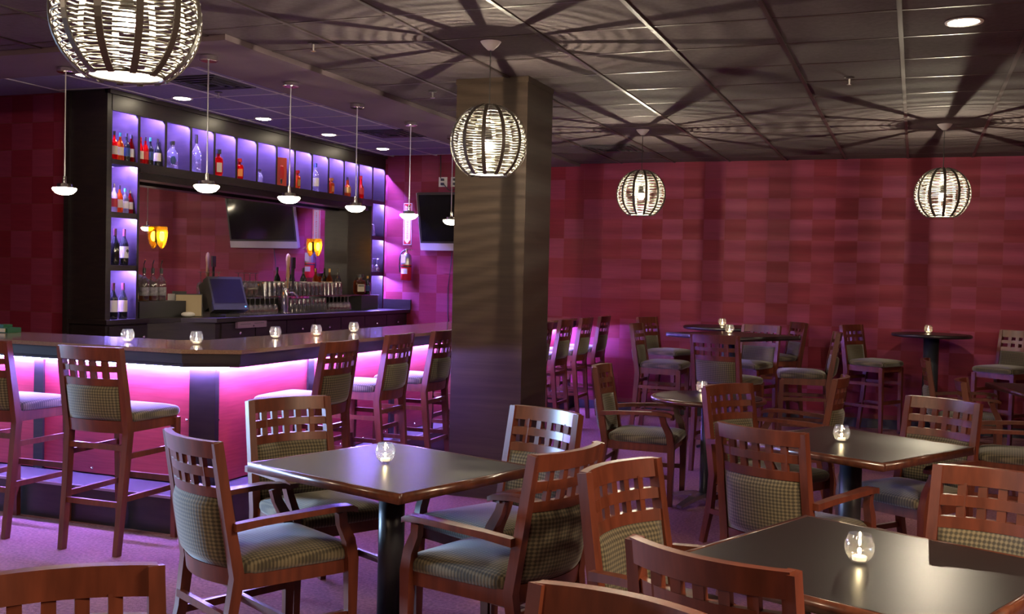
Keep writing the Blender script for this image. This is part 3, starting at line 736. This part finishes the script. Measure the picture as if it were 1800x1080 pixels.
# ------------------------------------------------------------------ things on the far wall by the bar
tv = thing('wall_television', 'flat television with a silver lower bezel, tilted on the far wall, cut by the column', 'television', (-5.30, 11.80, 2.22))
tm = Matrix.Rotation(R(13), 4, 'X')
link('housing', MB().box(-.53, .53, -.03, .03, -.36, .36).mesh('housing', POSM, .006, xf=tm), tv)
link('screen', MB().box(-.505, .505, -.034, -.02, -.25, .335).mesh('screen', SCREEN, .001, xf=tm), tv)
link('lower_bezel', MB().box(-.53, .53, -.036, .02, -.365, -.275).mesh('lower_bezel', SILVER, .008, xf=tm), tv, label='silver speaker bezel')
link('side_trim', MB().box(-.536, -.53, -.035, .02, -.36, .36).mesh('side_trim', SILVER, .002, xf=tm), tv)
link('wall_bracket', MB().box(-.12, .12, .02, .13, -.12, .12).mesh('wall_bracket', POSM, .004), tv)
def fontobj(name, txt, size, loc, rot, mt, parent, ext=.0008):
    cu = bpy.data.curves.new(name, 'FONT'); cu.body = txt; cu.size = size; cu.align_x = 'CENTER'; cu.align_y = 'CENTER'; cu.extrude = ext
    cu.materials.append(mt); o = bpy.data.objects.new(name, cu); C.objects.link(o)
    bpy.context.view_layer.update(); me = bpy.data.meshes.new_from_object(o.evaluated_get(bpy.context.evaluated_depsgraph_get())); bpy.data.objects.remove(o)
    o = link(name, me, parent, loc); o.rotation_euler = rot; o['kind'] = 'stuff'; return o
sign = thing('extinguisher_sign', 'tall white and red arrow sign above the fire extinguisher', 'sign', (-6.065, YW-.006, 2.19))
link('board', MB().box(-.058, .058, -.002, .004, -.265, .265).mesh('board', WHITE, .001), sign)
br = MB()
br.box(-.050, -.042, -.004, -.002, -.257, .257); br.box(.042, .050, -.004, -.002, -.257, .257); br.box(-.050, .050, -.004, -.002, -.257, -.205)
br.box(-.050, .050, -.004, -.002, .235, .257)
link('red_border', br.mesh('red_border', REDM), sign)
link('arrow', MB().loft([[(-.040, -.0055, -.205), (.040, -.0055, -.205), (0, -.0055, -.25)], [(-.040, -.003, -.205), (.040, -.003, -.205), (0, -.003, -.25)]]).mesh('arrow', WHITE), sign)
link('arrow_notch', MB().loft([[(-.036, -.0055, .24), (.036, -.0055, .24), (0, -.0055, .215)], [(-.036, -.003, .24), (.036, -.003, .24), (0, -.003, .215)]]).mesh('arrow_notch', REDM), sign)
fontobj('lettering', 'FIRE', .036, (0, -.004, .19), (PI/2, 0, 0), REDM, sign)
fontobj('lettering', '\n'.join('EXTINGUISHER'), .029, (0, -.004, -.02), (PI/2, 0, 0), REDM, sign)
ex = thing('fire_extinguisher', 'red fire extinguisher with a black hose hung on the far wall', 'fire extinguisher', (-6.03, 11.84, 1.47))
link('cylinder', MB().lathe([(0, 0), (.062, .0), (.068, .012), (.068, .27), (.058, .315), (.024, .345), (.020, .36), (0, .36)], 24).mesh('cylinder', REDM, 0, True), ex)
link('steel_shoulder', MB().lathe([(.0695, .20), (.0695, .27), (.0595, .317), (.026, .346)], 24).mesh('steel_shoulder', STEEL, 0, True), ex)
link('label', MB().lathe([(.0700, .085), (.0700, .15)], 10, a0=-2.2, a1=-.9).mesh('label', PAPER), ex)
link('tag', MB().box(-.035, .028, -.082, -.079, .22, .33).mesh('tag', PAPER), ex, label='white inspection tag')
link('valve', MB().lathe([(0, .35), (.022, .35), (.022, .39), (.012, .40), (0, .40)], 14).mesh('valve', CHROME), ex)
link('handle', MB().bar([(-.02, 0, .39), (.04, -.01, .40), (.10, -.02, .385)], .018, .010, a=(0, 1, 0)).bar([(-.01, 0, .405), (.04, -.01, .425), (.09, -.02, .43)], .018, .006, a=(0, 1, 0)).mesh('handle', CHROME, .002), ex)
link('hose', MB().tube([(-.015, -.01, .385), (-.06, -.01, .36), (-.09, -.01, .28), (-.092, -.01, .18), (-.078, -.01, .10)], .010, 8).mesh('hose', BLACK, 0, True), ex)
link('strap', MB().lathe([(.0705, .17), (.0705, .185)], 24).mesh('strap', BLACK), ex)
def outlet(x, lb):
    t = thing('wall_outlet', lb, 'outlet', (x, YW-.006, 2.72), 0, 'power outlets above the television')
    link('plate', MB().box(-.058, .058, -.004, .004, -.06, .06).mesh('plate', WHITE, .003), t)
    link('plug', MB().box(-.018, .018, -.035, -.004, .012, .042).mesh('plug', BLACK, .003), t)
    link('plug', MB().box(-.018, .018, -.035, -.004, -.042, -.012).mesh('plug', BLACK, .003), t)
outlet(-5.58, 'white double outlet with black plugs above the television, left one'); outlet(-5.41, 'white outlet above the television, beside the column')
cable = lambda lb, pts: tag(link('cable', MB().tube(pts, .006, 6).mesh('cable', POSM, 0, True)), lb, 'cable')
cable('black cable hanging from ceiling to the outlets', [(-5.61, 11.90, 3.05), (-5.605, 11.90, 2.9), (-5.60, 11.895, 2.765)])
cable('dark cable looping below the outlets to the television', [(-5.56, 11.885, 2.70), (-5.50, 11.88, 2.63), (-5.45, 11.86, 2.60), (-5.38, 11.88, 2.63), (-5.36, 11.885, 2.68)])
cable('thin dark cable hanging below the television', [(-5.42, 11.90, 1.88), (-5.44, 11.915, 1.7), (-5.475, 11.915, 1.4), (-5.47, 11.915, 1.05), (-5.45, 11.915, .9)])

# ------------------------------------------------------------------ sconces on the mirror
def sconce(y, lb):
    t = thing('amber_sconce', lb, 'wall lamp', (-6.732, y, 1.86), 0, 'amber sconces on the mirror')
    link('backplate', MB().box(-.003, .012, -.025, .025, -.06, .05).mesh('backplate', POSM, .004), t)
    link('arm', MB().tube([(.008, 0, -.05), (.012, 0, -.06), (.016, 0, -.075)], .007, 6).mesh('arm', POSM), t)
    link('shade', MB().lathe([(0, -.125), (.020, -.118), (.044, -.085), (.059, -.03), (.064, .02), (.060, .075), (.055, .088)], 24, (.047, 0, 0), sx=.66).mesh('shade', AMBER, 0, True), t)
    link('bulb', MB().superq((.047, 0, -.005), .022, .028, .048, 1, 1, 12, 10).mesh('bulb', AMBB, 0, True), t)
sconce(8.03, 'amber egg glass sconce on the mirror, left one'); sconce(10.80, 'amber egg glass sconce on the mirror, right one')

# ------------------------------------------------------------------ bottles
def bottle_t(h, r, liquid, lab, cap, shoulder=.62, neck=.32, lab_z=(.18, .48), capz=.86, sq=False, n=16):
    """parts of a bottle: body, label, cap"""
    b = MB().lathe([(0, 0), (r*.92, 0), (r, .008), (r, h*shoulder*.92), (r*.8, h*shoulder*1.03), (r*neck*1.1, h*(shoulder+.14)), (r*neck, h*.80), (r*neck, h*.965), (0, h*.965)], n)
    T = [('body', b.mesh('body', liquid, 0, True), None, [])]
    if lab: T.append(('label', MB().lathe([(r*1.015, h*lab_z[0]), (r*1.015, h*lab_z[1])], n).mesh('label', lab), None, []))
    if cap: T.append(('cap', MB().lathe([(r*neck*1.12, h*capz), (r*neck*1.12, h), (0, h)], 12).mesh('cap', cap), None, []))
    return T
RB = thin_glass('red_drink', (.85, .03, .03), .1, haze=.55); OB = thin_glass('orange_drink', (.95, .28, .04), .1, haze=.5)
GB = thin_glass('pale_drink', (.72, .72, .62), .12, haze=.5); AB = thin_glass('amber_drink', (.75, .32, .06), .1, haze=.4)
TEAL = mat('teal_foil', (.05, .35, .33), .3); NAVY = mat('navy_label', (.02, .05, .16), .5); GOLD = mat('gold_foil', (.6, .4, .12), .3, .6)
GREYL = mat('grey_label', (.16, .15, .17), .5, col2=(.35, .33, .34), nscale=(30, 30, 30)); ORL = mat('orange_label', (.65, .22, .05), .5); REDL = mat('red_label', (.5, .03, .03), .5)
ZB = 2.475
XB1 = -6.46
def put(T, x, y, z, lb, g, cat='bottle', name='bottle', rz=0): return plant(T, name, lb, cat, (x, y, z+.0008), rz, g)
BB = [  # y, height, radius, material, label, cap, text
 (7.135, .245, .031, RB, LABEL, POSM, 'red drink bottle with a dark cap, leftmost in the top left cubby'),
 (7.207, .24, .031, OB, LABEL, TEAL, 'golden bottle with a teal neck in the top left cubby'),
 (7.285, .245, .031, DARKG, NAVY, POSM, 'dark bottle, third in the top left cubby'),
 (7.342, .24, .028, RB, PAPER, POSM, 'red bottle with a white label, rightmost in the top left cubby'),
 (7.462, .235, .027, RB, LABEL, REDM, 'red bottle, leftmost in the second top cubby'),
 (7.524, .245, .028, RB, REDL, POSM, 'red labelled bottle, second in the second top cubby'),
 (7.588, .25, .029, DARKG, NAVY, TEAL, 'dark bottle with a round label in the second top cubby'),
 (7.682, .25, .032, DARKG, LABEL, CHROME, 'dark bottle with a cream label and silver neck in the second top cubby')]
for y, h, r, mt_, lab, cp, lb in BB: put(bottle_t(h, r, mt_, lab, cp), XB1, y, ZB, lb, 'bottles in the top row of cubbies')
def flat_bottle(h, hx, hy, body, lab, cap):
    T = [('body', MB().superq((0, 0, h*.36), hx, hy, h*.36, .35, .5, 20, 12).mesh('body', body, 0, True), None, [])]
    T.append(('neck', MB().lathe([(hy*.6, h*.66), (hy*.42, h*.75), (hy*.42, h*.86)], 14).mesh('neck', body, 0, True), None, []))
    if lab: T.append(('label', MB().box(hx*.98, hx*1.03, -hy*.62, hy*.62, h*.14, h*.50).mesh('label', lab, .003), None, []))
    T.append(('cap', MB().lathe([(0, h*.84), (hy*.66, h*.84), (hy*.66, h), (0, h)], 14).mesh('cap', cap), None, []))
    return T
T = bottle_t(.255, .055, GLASS, None, POSM, .6, .38)
T.append(('label', MB().superq((.054, 0, .075), .006, .026, .042, 1, 1, 14, 8).mesh('label', NAVY, 0, True), None, []))
put(T, XB1, 7.884, ZB, 'round clear decanter bottle with an oval navy label and black stopper', 'bottles in the top row of cubbies', rz=R(-40))
put(bottle_t(.36, .048, GLASS, None, CHROME, .55, .30, capz=.78), XB1, 8.231, ZB, 'tall clear bottle alone in the fourth top cubby', 'bottles in the top row of cubbies')
put(flat_bottle(.26, .035, .042, RB, LABEL, POSM), XB1, 8.568, ZB, 'red square bottle with a cream label and dark stopper in the fifth top cubby', 'bottles in the top row of cubbies', rz=R(-35))
put(flat_bottle(.21, .032, .040, RB, ORL, REDM), XB1, 8.911, ZB, 'short red bottle with an orange label in the sixth top cubby', 'bottles in the top row of cubbies', rz=R(-35))
put(bottle_t(.14, .034, GLASS, None, CHROME, .55, .5), XB1, 9.264, ZB, 'short clear bottle in the seventh top cubby', 'bottles in the top row of cubbies')
bx = thing('gift_box', 'tall red gift box with a flame motif in a top cubby', 'box', (XB1-.02, 9.666, ZB+.001), R(-25))
link('carton', MB().box(-.04, .04, -.06, .06, 0, .305).mesh('carton', mat('red_carton', (.55, .06, .03), .4), .002), bx)
link('motif', MB().superq((.041, .0, .14), .002, .030, .09, 1, 1, 14, 8).mesh('motif', REDM, 0, True), bx)
link('motif', MB().superq((.043, -.005, .05), .002, .012, .03, 1, 1, 14, 8).mesh('motif', BLACK, 0, True), bx)
put(flat_bottle(.20, .03, .042, OB, GOLD, REDM), XB1, 9.972, ZB, 'short orange bottle with a gold label in the ninth top cubby', 'bottles in the top row of cubbies')
put(bottle_t(.32, .040, GLASS, PAPER, NAVY, .6, .4), XB1, 10.354, ZB, 'clear bottle with a blue cap in the tenth top cubby', 'bottles in the top row of cubbies')
put(flat_bottle(.185, .03, .045, OB, ORL, ORL), XB1, 10.696, ZB, 'short tan bottle in the eleventh top cubby', 'bottles in the top row of cubbies')
put(bottle_t(.23, .042, OB, GOLD, CHROME, .5, .4), XB1, 11.079, ZB, 'orange bottle with a silver neck in the twelfth top cubby', 'bottles in the top row of cubbies')
put(bottle_t(.28, .040, RB, REDL, REDM, .5, .4), XB1, 11.402, ZB, 'curvy red bottle with a red cap in the thirteenth top cubby', 'bottles in the top row of cubbies')
z2 = 2.025
for y, h, r, mt_, lab, cp, lb in [
 (7.14, .245, .030, GB, REDL, CHROME, 'pale bottle with a red label, leftmost in the second left cubby'),
 (7.207, .235, .029, OB, LABEL, POSM, 'orange bottle in the second left cubby'),
 (7.275, .215, .031, GB, PAPER, TEAL, 'clear bottle with a teal cap in the second left cubby'),
 (7.335, .205, .028, RB, LABEL, CHROME, 'red bottle with a cream label, rightmost in the second left cubby')]:
    put(bottle_t(h, r, mt_, lab, cp), XB1, y, z2, lb, 'bottles in the left column of cubbies')
WINE = lambda lab: bottle_t(.315, .038, DARKG, lab, mat('wine_foil', (.10, .02, .03), .4), .62, .34, (.2, .52), .8)
for y, z, lab, lb in [(7.16, 1.57, None, 'dark wine bottle without a label in the third left cubby'), (7.271, 1.57, PAPER, 'wine bottle with a white tree label in the third left cubby'),
                      (7.147, 1.10, PAPER, 'wine bottle in the lowest left cubby, left one'), (7.264, 1.10, LABEL, 'wine bottle in the lowest left cubby, right one')]:
    t = put(WINE(lab), XB1, y, z, lb, 'wine bottles in the left column')
    if 'tree' in lb: link('emblem', MB().superq((.0385, 0, .125), .002, .016, .014, 1, 1, 12, 8).bar([(.0385, 0, .10), (.0385, 0, .12)], .004, .004, a=(0, 1, 0)).mesh('emblem', POSM), t)
# three liquor bottles with pourers on a black box
hb = thing('black_box', 'black box under the three pourer bottles on the back counter', 'box', (-6.55, 7.70, 1.101))
link('box_body', MB().box(-.10, .13, -.27, .36, 0, .148).mesh('box_body', POSM, .006), hb)
for k, (y, liq) in enumerate(((7.60, AB), (7.715, AB), (7.83, GLASS))):
    T = bottle_t(.30, .046, GLASS, GREYL, POSM, .62, .3, (.16, .42), .84)
    T.append(('liquor', MB().lathe([(0, .004), (.043, .004), (.043, .11), (0, .11)], 16).mesh('liquor', liq, 0, True), None, []))
    T.append(('pourer', MB().bar([(0, 0, .30), (0, 0, .34), (.012, 0, .375)], .010, .010, a=(0, 1, 0), taper=(1, .8, .5)).mesh('pourer', CHROME), None, []))
    put(T, -6.52, y, 1.25, ['liquor bottle with a pourer on the black box, left one', 'liquor bottle with a pourer on the black box, middle one', 'clear liquor bottle with a pourer on the black box, right one'][k], 'pourer bottles')

# ------------------------------------------------------------------ glassware on the back counter
def pint(h=.145, r=.040): return [('bowl', MB().lathe([(0, .006), (r*.72, .0), (r*.76, .004), (r, h), (r*.95, h), (r*.70, .012), (0, .012)], 14).mesh('bowl', GLASS, 0, True), None, [])]
def goblet(h=.17, r=.040): return [('bowl', MB().lathe([(.005, h*.42), (r*.75, h*.52), (r, h*.72), (r*.85, h)], 14).mesh('bowl', GLASS, 0, True), None, []),
    ('stem', MB().lathe([(0, h*.44), (.005, h*.42), (.0045, .01), (r*.85, .002), (r*.85, 0), (0, 0)], 12).mesh('stem', GLASS, 0, True), None, [])]
def flip(T, h):
    out = []
    for n_, me, l_, s_ in T:
        m2 = me.copy(); m2.transform(Matrix.Translation((0, 0, h)) @ Matrix.Scale(-1, 4, (0, 0, 1))); m2.flip_normals(); out.append((n_, m2, l_, s_))
    return out
PINT = pint(); PF = flip(PINT, .145); GOB = goblet(); GF = flip(GOB, .17); TALL = flip(goblet(.24, .045), .24)
n_ = 0
for row, x in ((' front', -6.30), ('middle', -6.40), ('back', -6.50)):
    row = row.strip()
    for k in range(9): put(PF, x, (10.02+.088*k)*x/-6.55, 1.101, 'pint glass upside down behind the tap, lower level, '+row+' row', 'pint glasses, lower level '+row+' row', 'glass', 'pint_glass')
    for k in range(6): put(GF, x, (10.86+.088*k)*x/-6.55, 1.101, 'stemmed glass upside down right of the pint glasses, lower level, '+row+' row', 'stemmed glasses right of the pints, '+row+' row', 'glass', 'stemmed_glass')
    for k in range(8): put(GF, x+.06, (9.08+.09*k)*(x+.06)/-6.55, 1.101, 'stemmed glass upside down on the counter beside the register, '+row+' row', 'stemmed glasses beside the register, '+row+' row', 'glass', 'stemmed_glass')
sh = thing('glass_shelf', 'narrow shelf carrying the upper rows of glasses on the back counter', 'shelf', (-6.5, 10.3, 1.101))
link('board', MB().box(-.20, .16, -1.25, 1.42, .175, .183).mesh('board', GLASS, .001), sh)
link('support', MB().box(-.24, -.06, -.85, -.50, 0, .175).mesh('support', POSM, .004), sh)
link('support', MB().box(-.12, .14, 1.00, 1.42, 0, .175).mesh('support', POSM, .004), sh)
for row, x in (('front', -6.42), ('back', -6.52)):
    for k in range(13): put(PF, x, (10.02+.088*k)*x/-6.55, 1.285, 'pint glass upside down on the shelf right of the tap, '+row+' row', 'pint glasses on the shelf, '+row+' row', 'glass', 'pint_glass')
    for k in range(5): put(PF, x, (9.50+.088*k)*x/-6.55, 1.285, 'pint glass upside down on the shelf left of the tap, '+row+' row', 'pint glasses left of the tap, '+row+' row', 'glass', 'pint_glass')
for k in range(4): put(TALL, -6.5, 8.98+.10*k, 1.285, 'tall stemmed glass upside down on the shelf behind the register', 'tall stemmed glasses', 'glass', 'stemmed_glass')
T = flat_bottle(.25, .045, .075, AB, LABEL, POSM)
wb = put(T, -6.45, 11.40, 1.285, 'broad whiskey bottle with a cream label at the right end of the shelf', 'whiskey bottles', rz=R(-35))
link('print', MB().box(.0465, .0475, -.034, -.020, .095, .118).box(.0465, .0475, -.014, 0, .095, .118).box(.0465, .0475, .006, .018, .095, .118).box(.0465, .0475, .024, .036, .095, .118).mesh('print', POSM), wb)
put(bottle_t(.23, .036, DARKG, NAVY, GOLD), -6.42, 11.55, 1.285, 'dark bottle with a gold cap beside the whiskey bottle', 'whiskey bottles')
for k, (y, cp) in enumerate(((10.18, POSM), (10.42, POSM), (11.0, GOLD), (11.2, POSM))):
    put(bottle_t(.31, .038, DARKG if k != 2 else AB, LABEL, cp), -6.64, y, 1.285, ['dark bottle behind the glasses right of the tap', 'second dark bottle behind the glasses right of the tap', 'amber bottle with a gold cap behind the glasses', 'dark bottle behind the glasses, next to the whiskey'][k], 'bottles behind the glasses')
for z, nn in ((2.026, 2), (1.57, 3), (1.101, 3)):
    for k in range(nn): put(PF if z > 2 else GF, -6.45-.05*(k % 2), 11.70+.07*k, z, 'small glass in the right column cubby, '+{2.026: 'upper', 1.57: 'middle', 1.101: 'lowest'}[z]+' one', 'glasses in the right column, '+{2.026: 'upper', 1.57: 'middle', 1.101: 'lowest'}[z], 'glass', 'small_glass')

# tap, register, menu card, papers, drawer
tap = thing('beer_tap', 'steel beer tap tower with two handles on the back counter', 'beer tap', (-6.22, 9.41, 1.101))
link('tower', MB().lathe([(0, 0), (.055, 0), (.055, .012), (.036, .02), (.036, .25), (.030, .27), (0, .275)], 20).mesh('tower', CHROME, 0, True), tap)
link('faucet', MB().tube([(.03, .0, .22), (.08, .03, .225), (.11, .06, .20), (.115, .065, .17)], .010, 8).mesh('faucet', CHROME, 0, True), tap)
h1 = link('tap_handle', MB().lathe([(0, .27), (.008, .27), (.010, .36), (.020, .40), (.017, .50), (.025, .58), (.018, .625), (0, .64)], 12, (.0, .05, 0)).mesh('tap_handle', TAPW, 0, True), tap, label='pale wooden tap handle')
h2 = link('tap_handle', MB().lathe([(0, .26), (.008, .26), (.013, .38), (.015, .48), (0, .49)], 12, (0, .15, 0)).box(-.012, .012, .122, .178, .48, .60).mesh('tap_handle', ESP, .003), tap, label='dark tap handle with a plaque')
pos = thing('cash_register', 'charcoal touch screen register tilted on the back counter', 'register', (-6.14, 8.31, 1.101))
pm = Matrix.Translation((0, 0, .22)) @ Matrix.Rotation(R(-22), 4, 'Z') @ Matrix.Rotation(R(-24), 4, 'Y')
link('stand', MB().box(-.12, .06, -.10, .12, 0, .03).box(-.08, -.02, -.07, .07, .03, .2).mesh('stand', POSM, .01), pos)
link('monitor', MB().box(-.07, .02, -.185, .185, -.17, .17).mesh('monitor', POSM, .015, seg=2, xf=pm), pos)
link('rear_housing', MB().box(-.20, -.06, -.16, .16, -.10, .17).mesh('rear_housing', POSM, .03, seg=2, xf=pm), pos)
link('screen', MB().box(.0195, .0215, -.165, .165, -.105, .145).mesh('screen', mat('register_screen', (.02, .016, .03), .25, spec=.3), .001, xf=pm), pos)
link('power_light', MB().box(.0195, .022, .15, .165, -.145, -.135).mesh('power_light', emis('blue_led', (.1, .3, 1), 4), xf=pm), pos)
dr = thing('cash_till', 'small mauve metal cash drawer under the counter edge below the register', 'cash drawer', (-6.03, 8.53, .995))
link('drawer_front', MB().box(-.0, .03, -.235, .235, 0, .062).mesh('drawer_front', mat('mauve_metal', (.20, .13, .17), .4), .003), dr)
link('slot', MB().box(.029, .032, -.19, -.03, .036, .040).box(.029, .032, .03, .19, .040, .044).mesh('slot', POSM), dr)
link('lock', MB().lathe([(0, 0), (.009, 0), (.009, .006), (0, .006)], 12).mesh('lock', CHROME, xf=Matrix.Translation((.032, .01, .018)) @ Matrix.Rotation(PI/2, 4, 'Y')), dr)
cd = thing('menu_stand', 'beige card in a black frame standing left of the register', 'card stand', (-6.42, 8.10, 1.101))
xm = Matrix.Rotation(R(38), 4, 'Z') @ Matrix.Rotation(R(-6), 4, 'X')
link('frame', MB().box(-.125, .125, .0, .012, 0, .215).mesh('frame', POSM, .002, xf=xm), cd)
link('card', MB().box(-.117, .117, -.003, .001, .004, .205).mesh('card', BEIGE, 0, xf=xm), cd)
bk = thing('card_stack', 'pale cards leaning behind the black box on the back counter', 'cards', (-6.55, 8.10, 1.101))
link('card', MB().box(-.09, .09, 0, .006, 0, .21).mesh('card', PAPER, 0, xf=Matrix.Rotation(R(38), 4, 'Z')), bk)
link('card', MB().box(-.05, .08, .02, .03, 0, .235).mesh('card', POSM, 0, xf=Matrix.Rotation(R(38), 4, 'Z')), bk)
rg = tag(link('cloth', MB().superq((-6.33, 7.98, 1.125), .05, .07, .024, .8, .8, 16, 10).mesh('cloth', PAPER, 0, True)), 'crumpled white cloth on the back counter beside the black box', 'cloth')
# caddy on the bar's left end
cdy = thing('napkin_caddy', 'green bar caddy with papers at the left end of the bar', 'caddy', (-6.10, 5.60, 1.071))
link('tray', MB().box(-.13, .16, -.06, .06, 0, .035).mesh('tray', GREEN, .006), cdy)
link('holder', MB().box(-.12, -.03, -.045, .045, .035, .06).mesh('holder', GREEN, .004), cdy)
link('holder', MB().box(.03, .10, -.04, .04, .035, .055).mesh('holder', GREEN, .004), cdy)
for k in range(4): link('paper', MB().box(-.11+.02*k, -.102+.02*k, -.05, .05, .035, .15).mesh('paper', PAPER, .001, xf=Matrix.Rotation(R(-3*k), 4, 'Y')), cdy)
link('matchbox', MB().box(.06, .14, -.066, -.058, .004, .030).mesh('matchbox', BEIGE, .001), cdy)
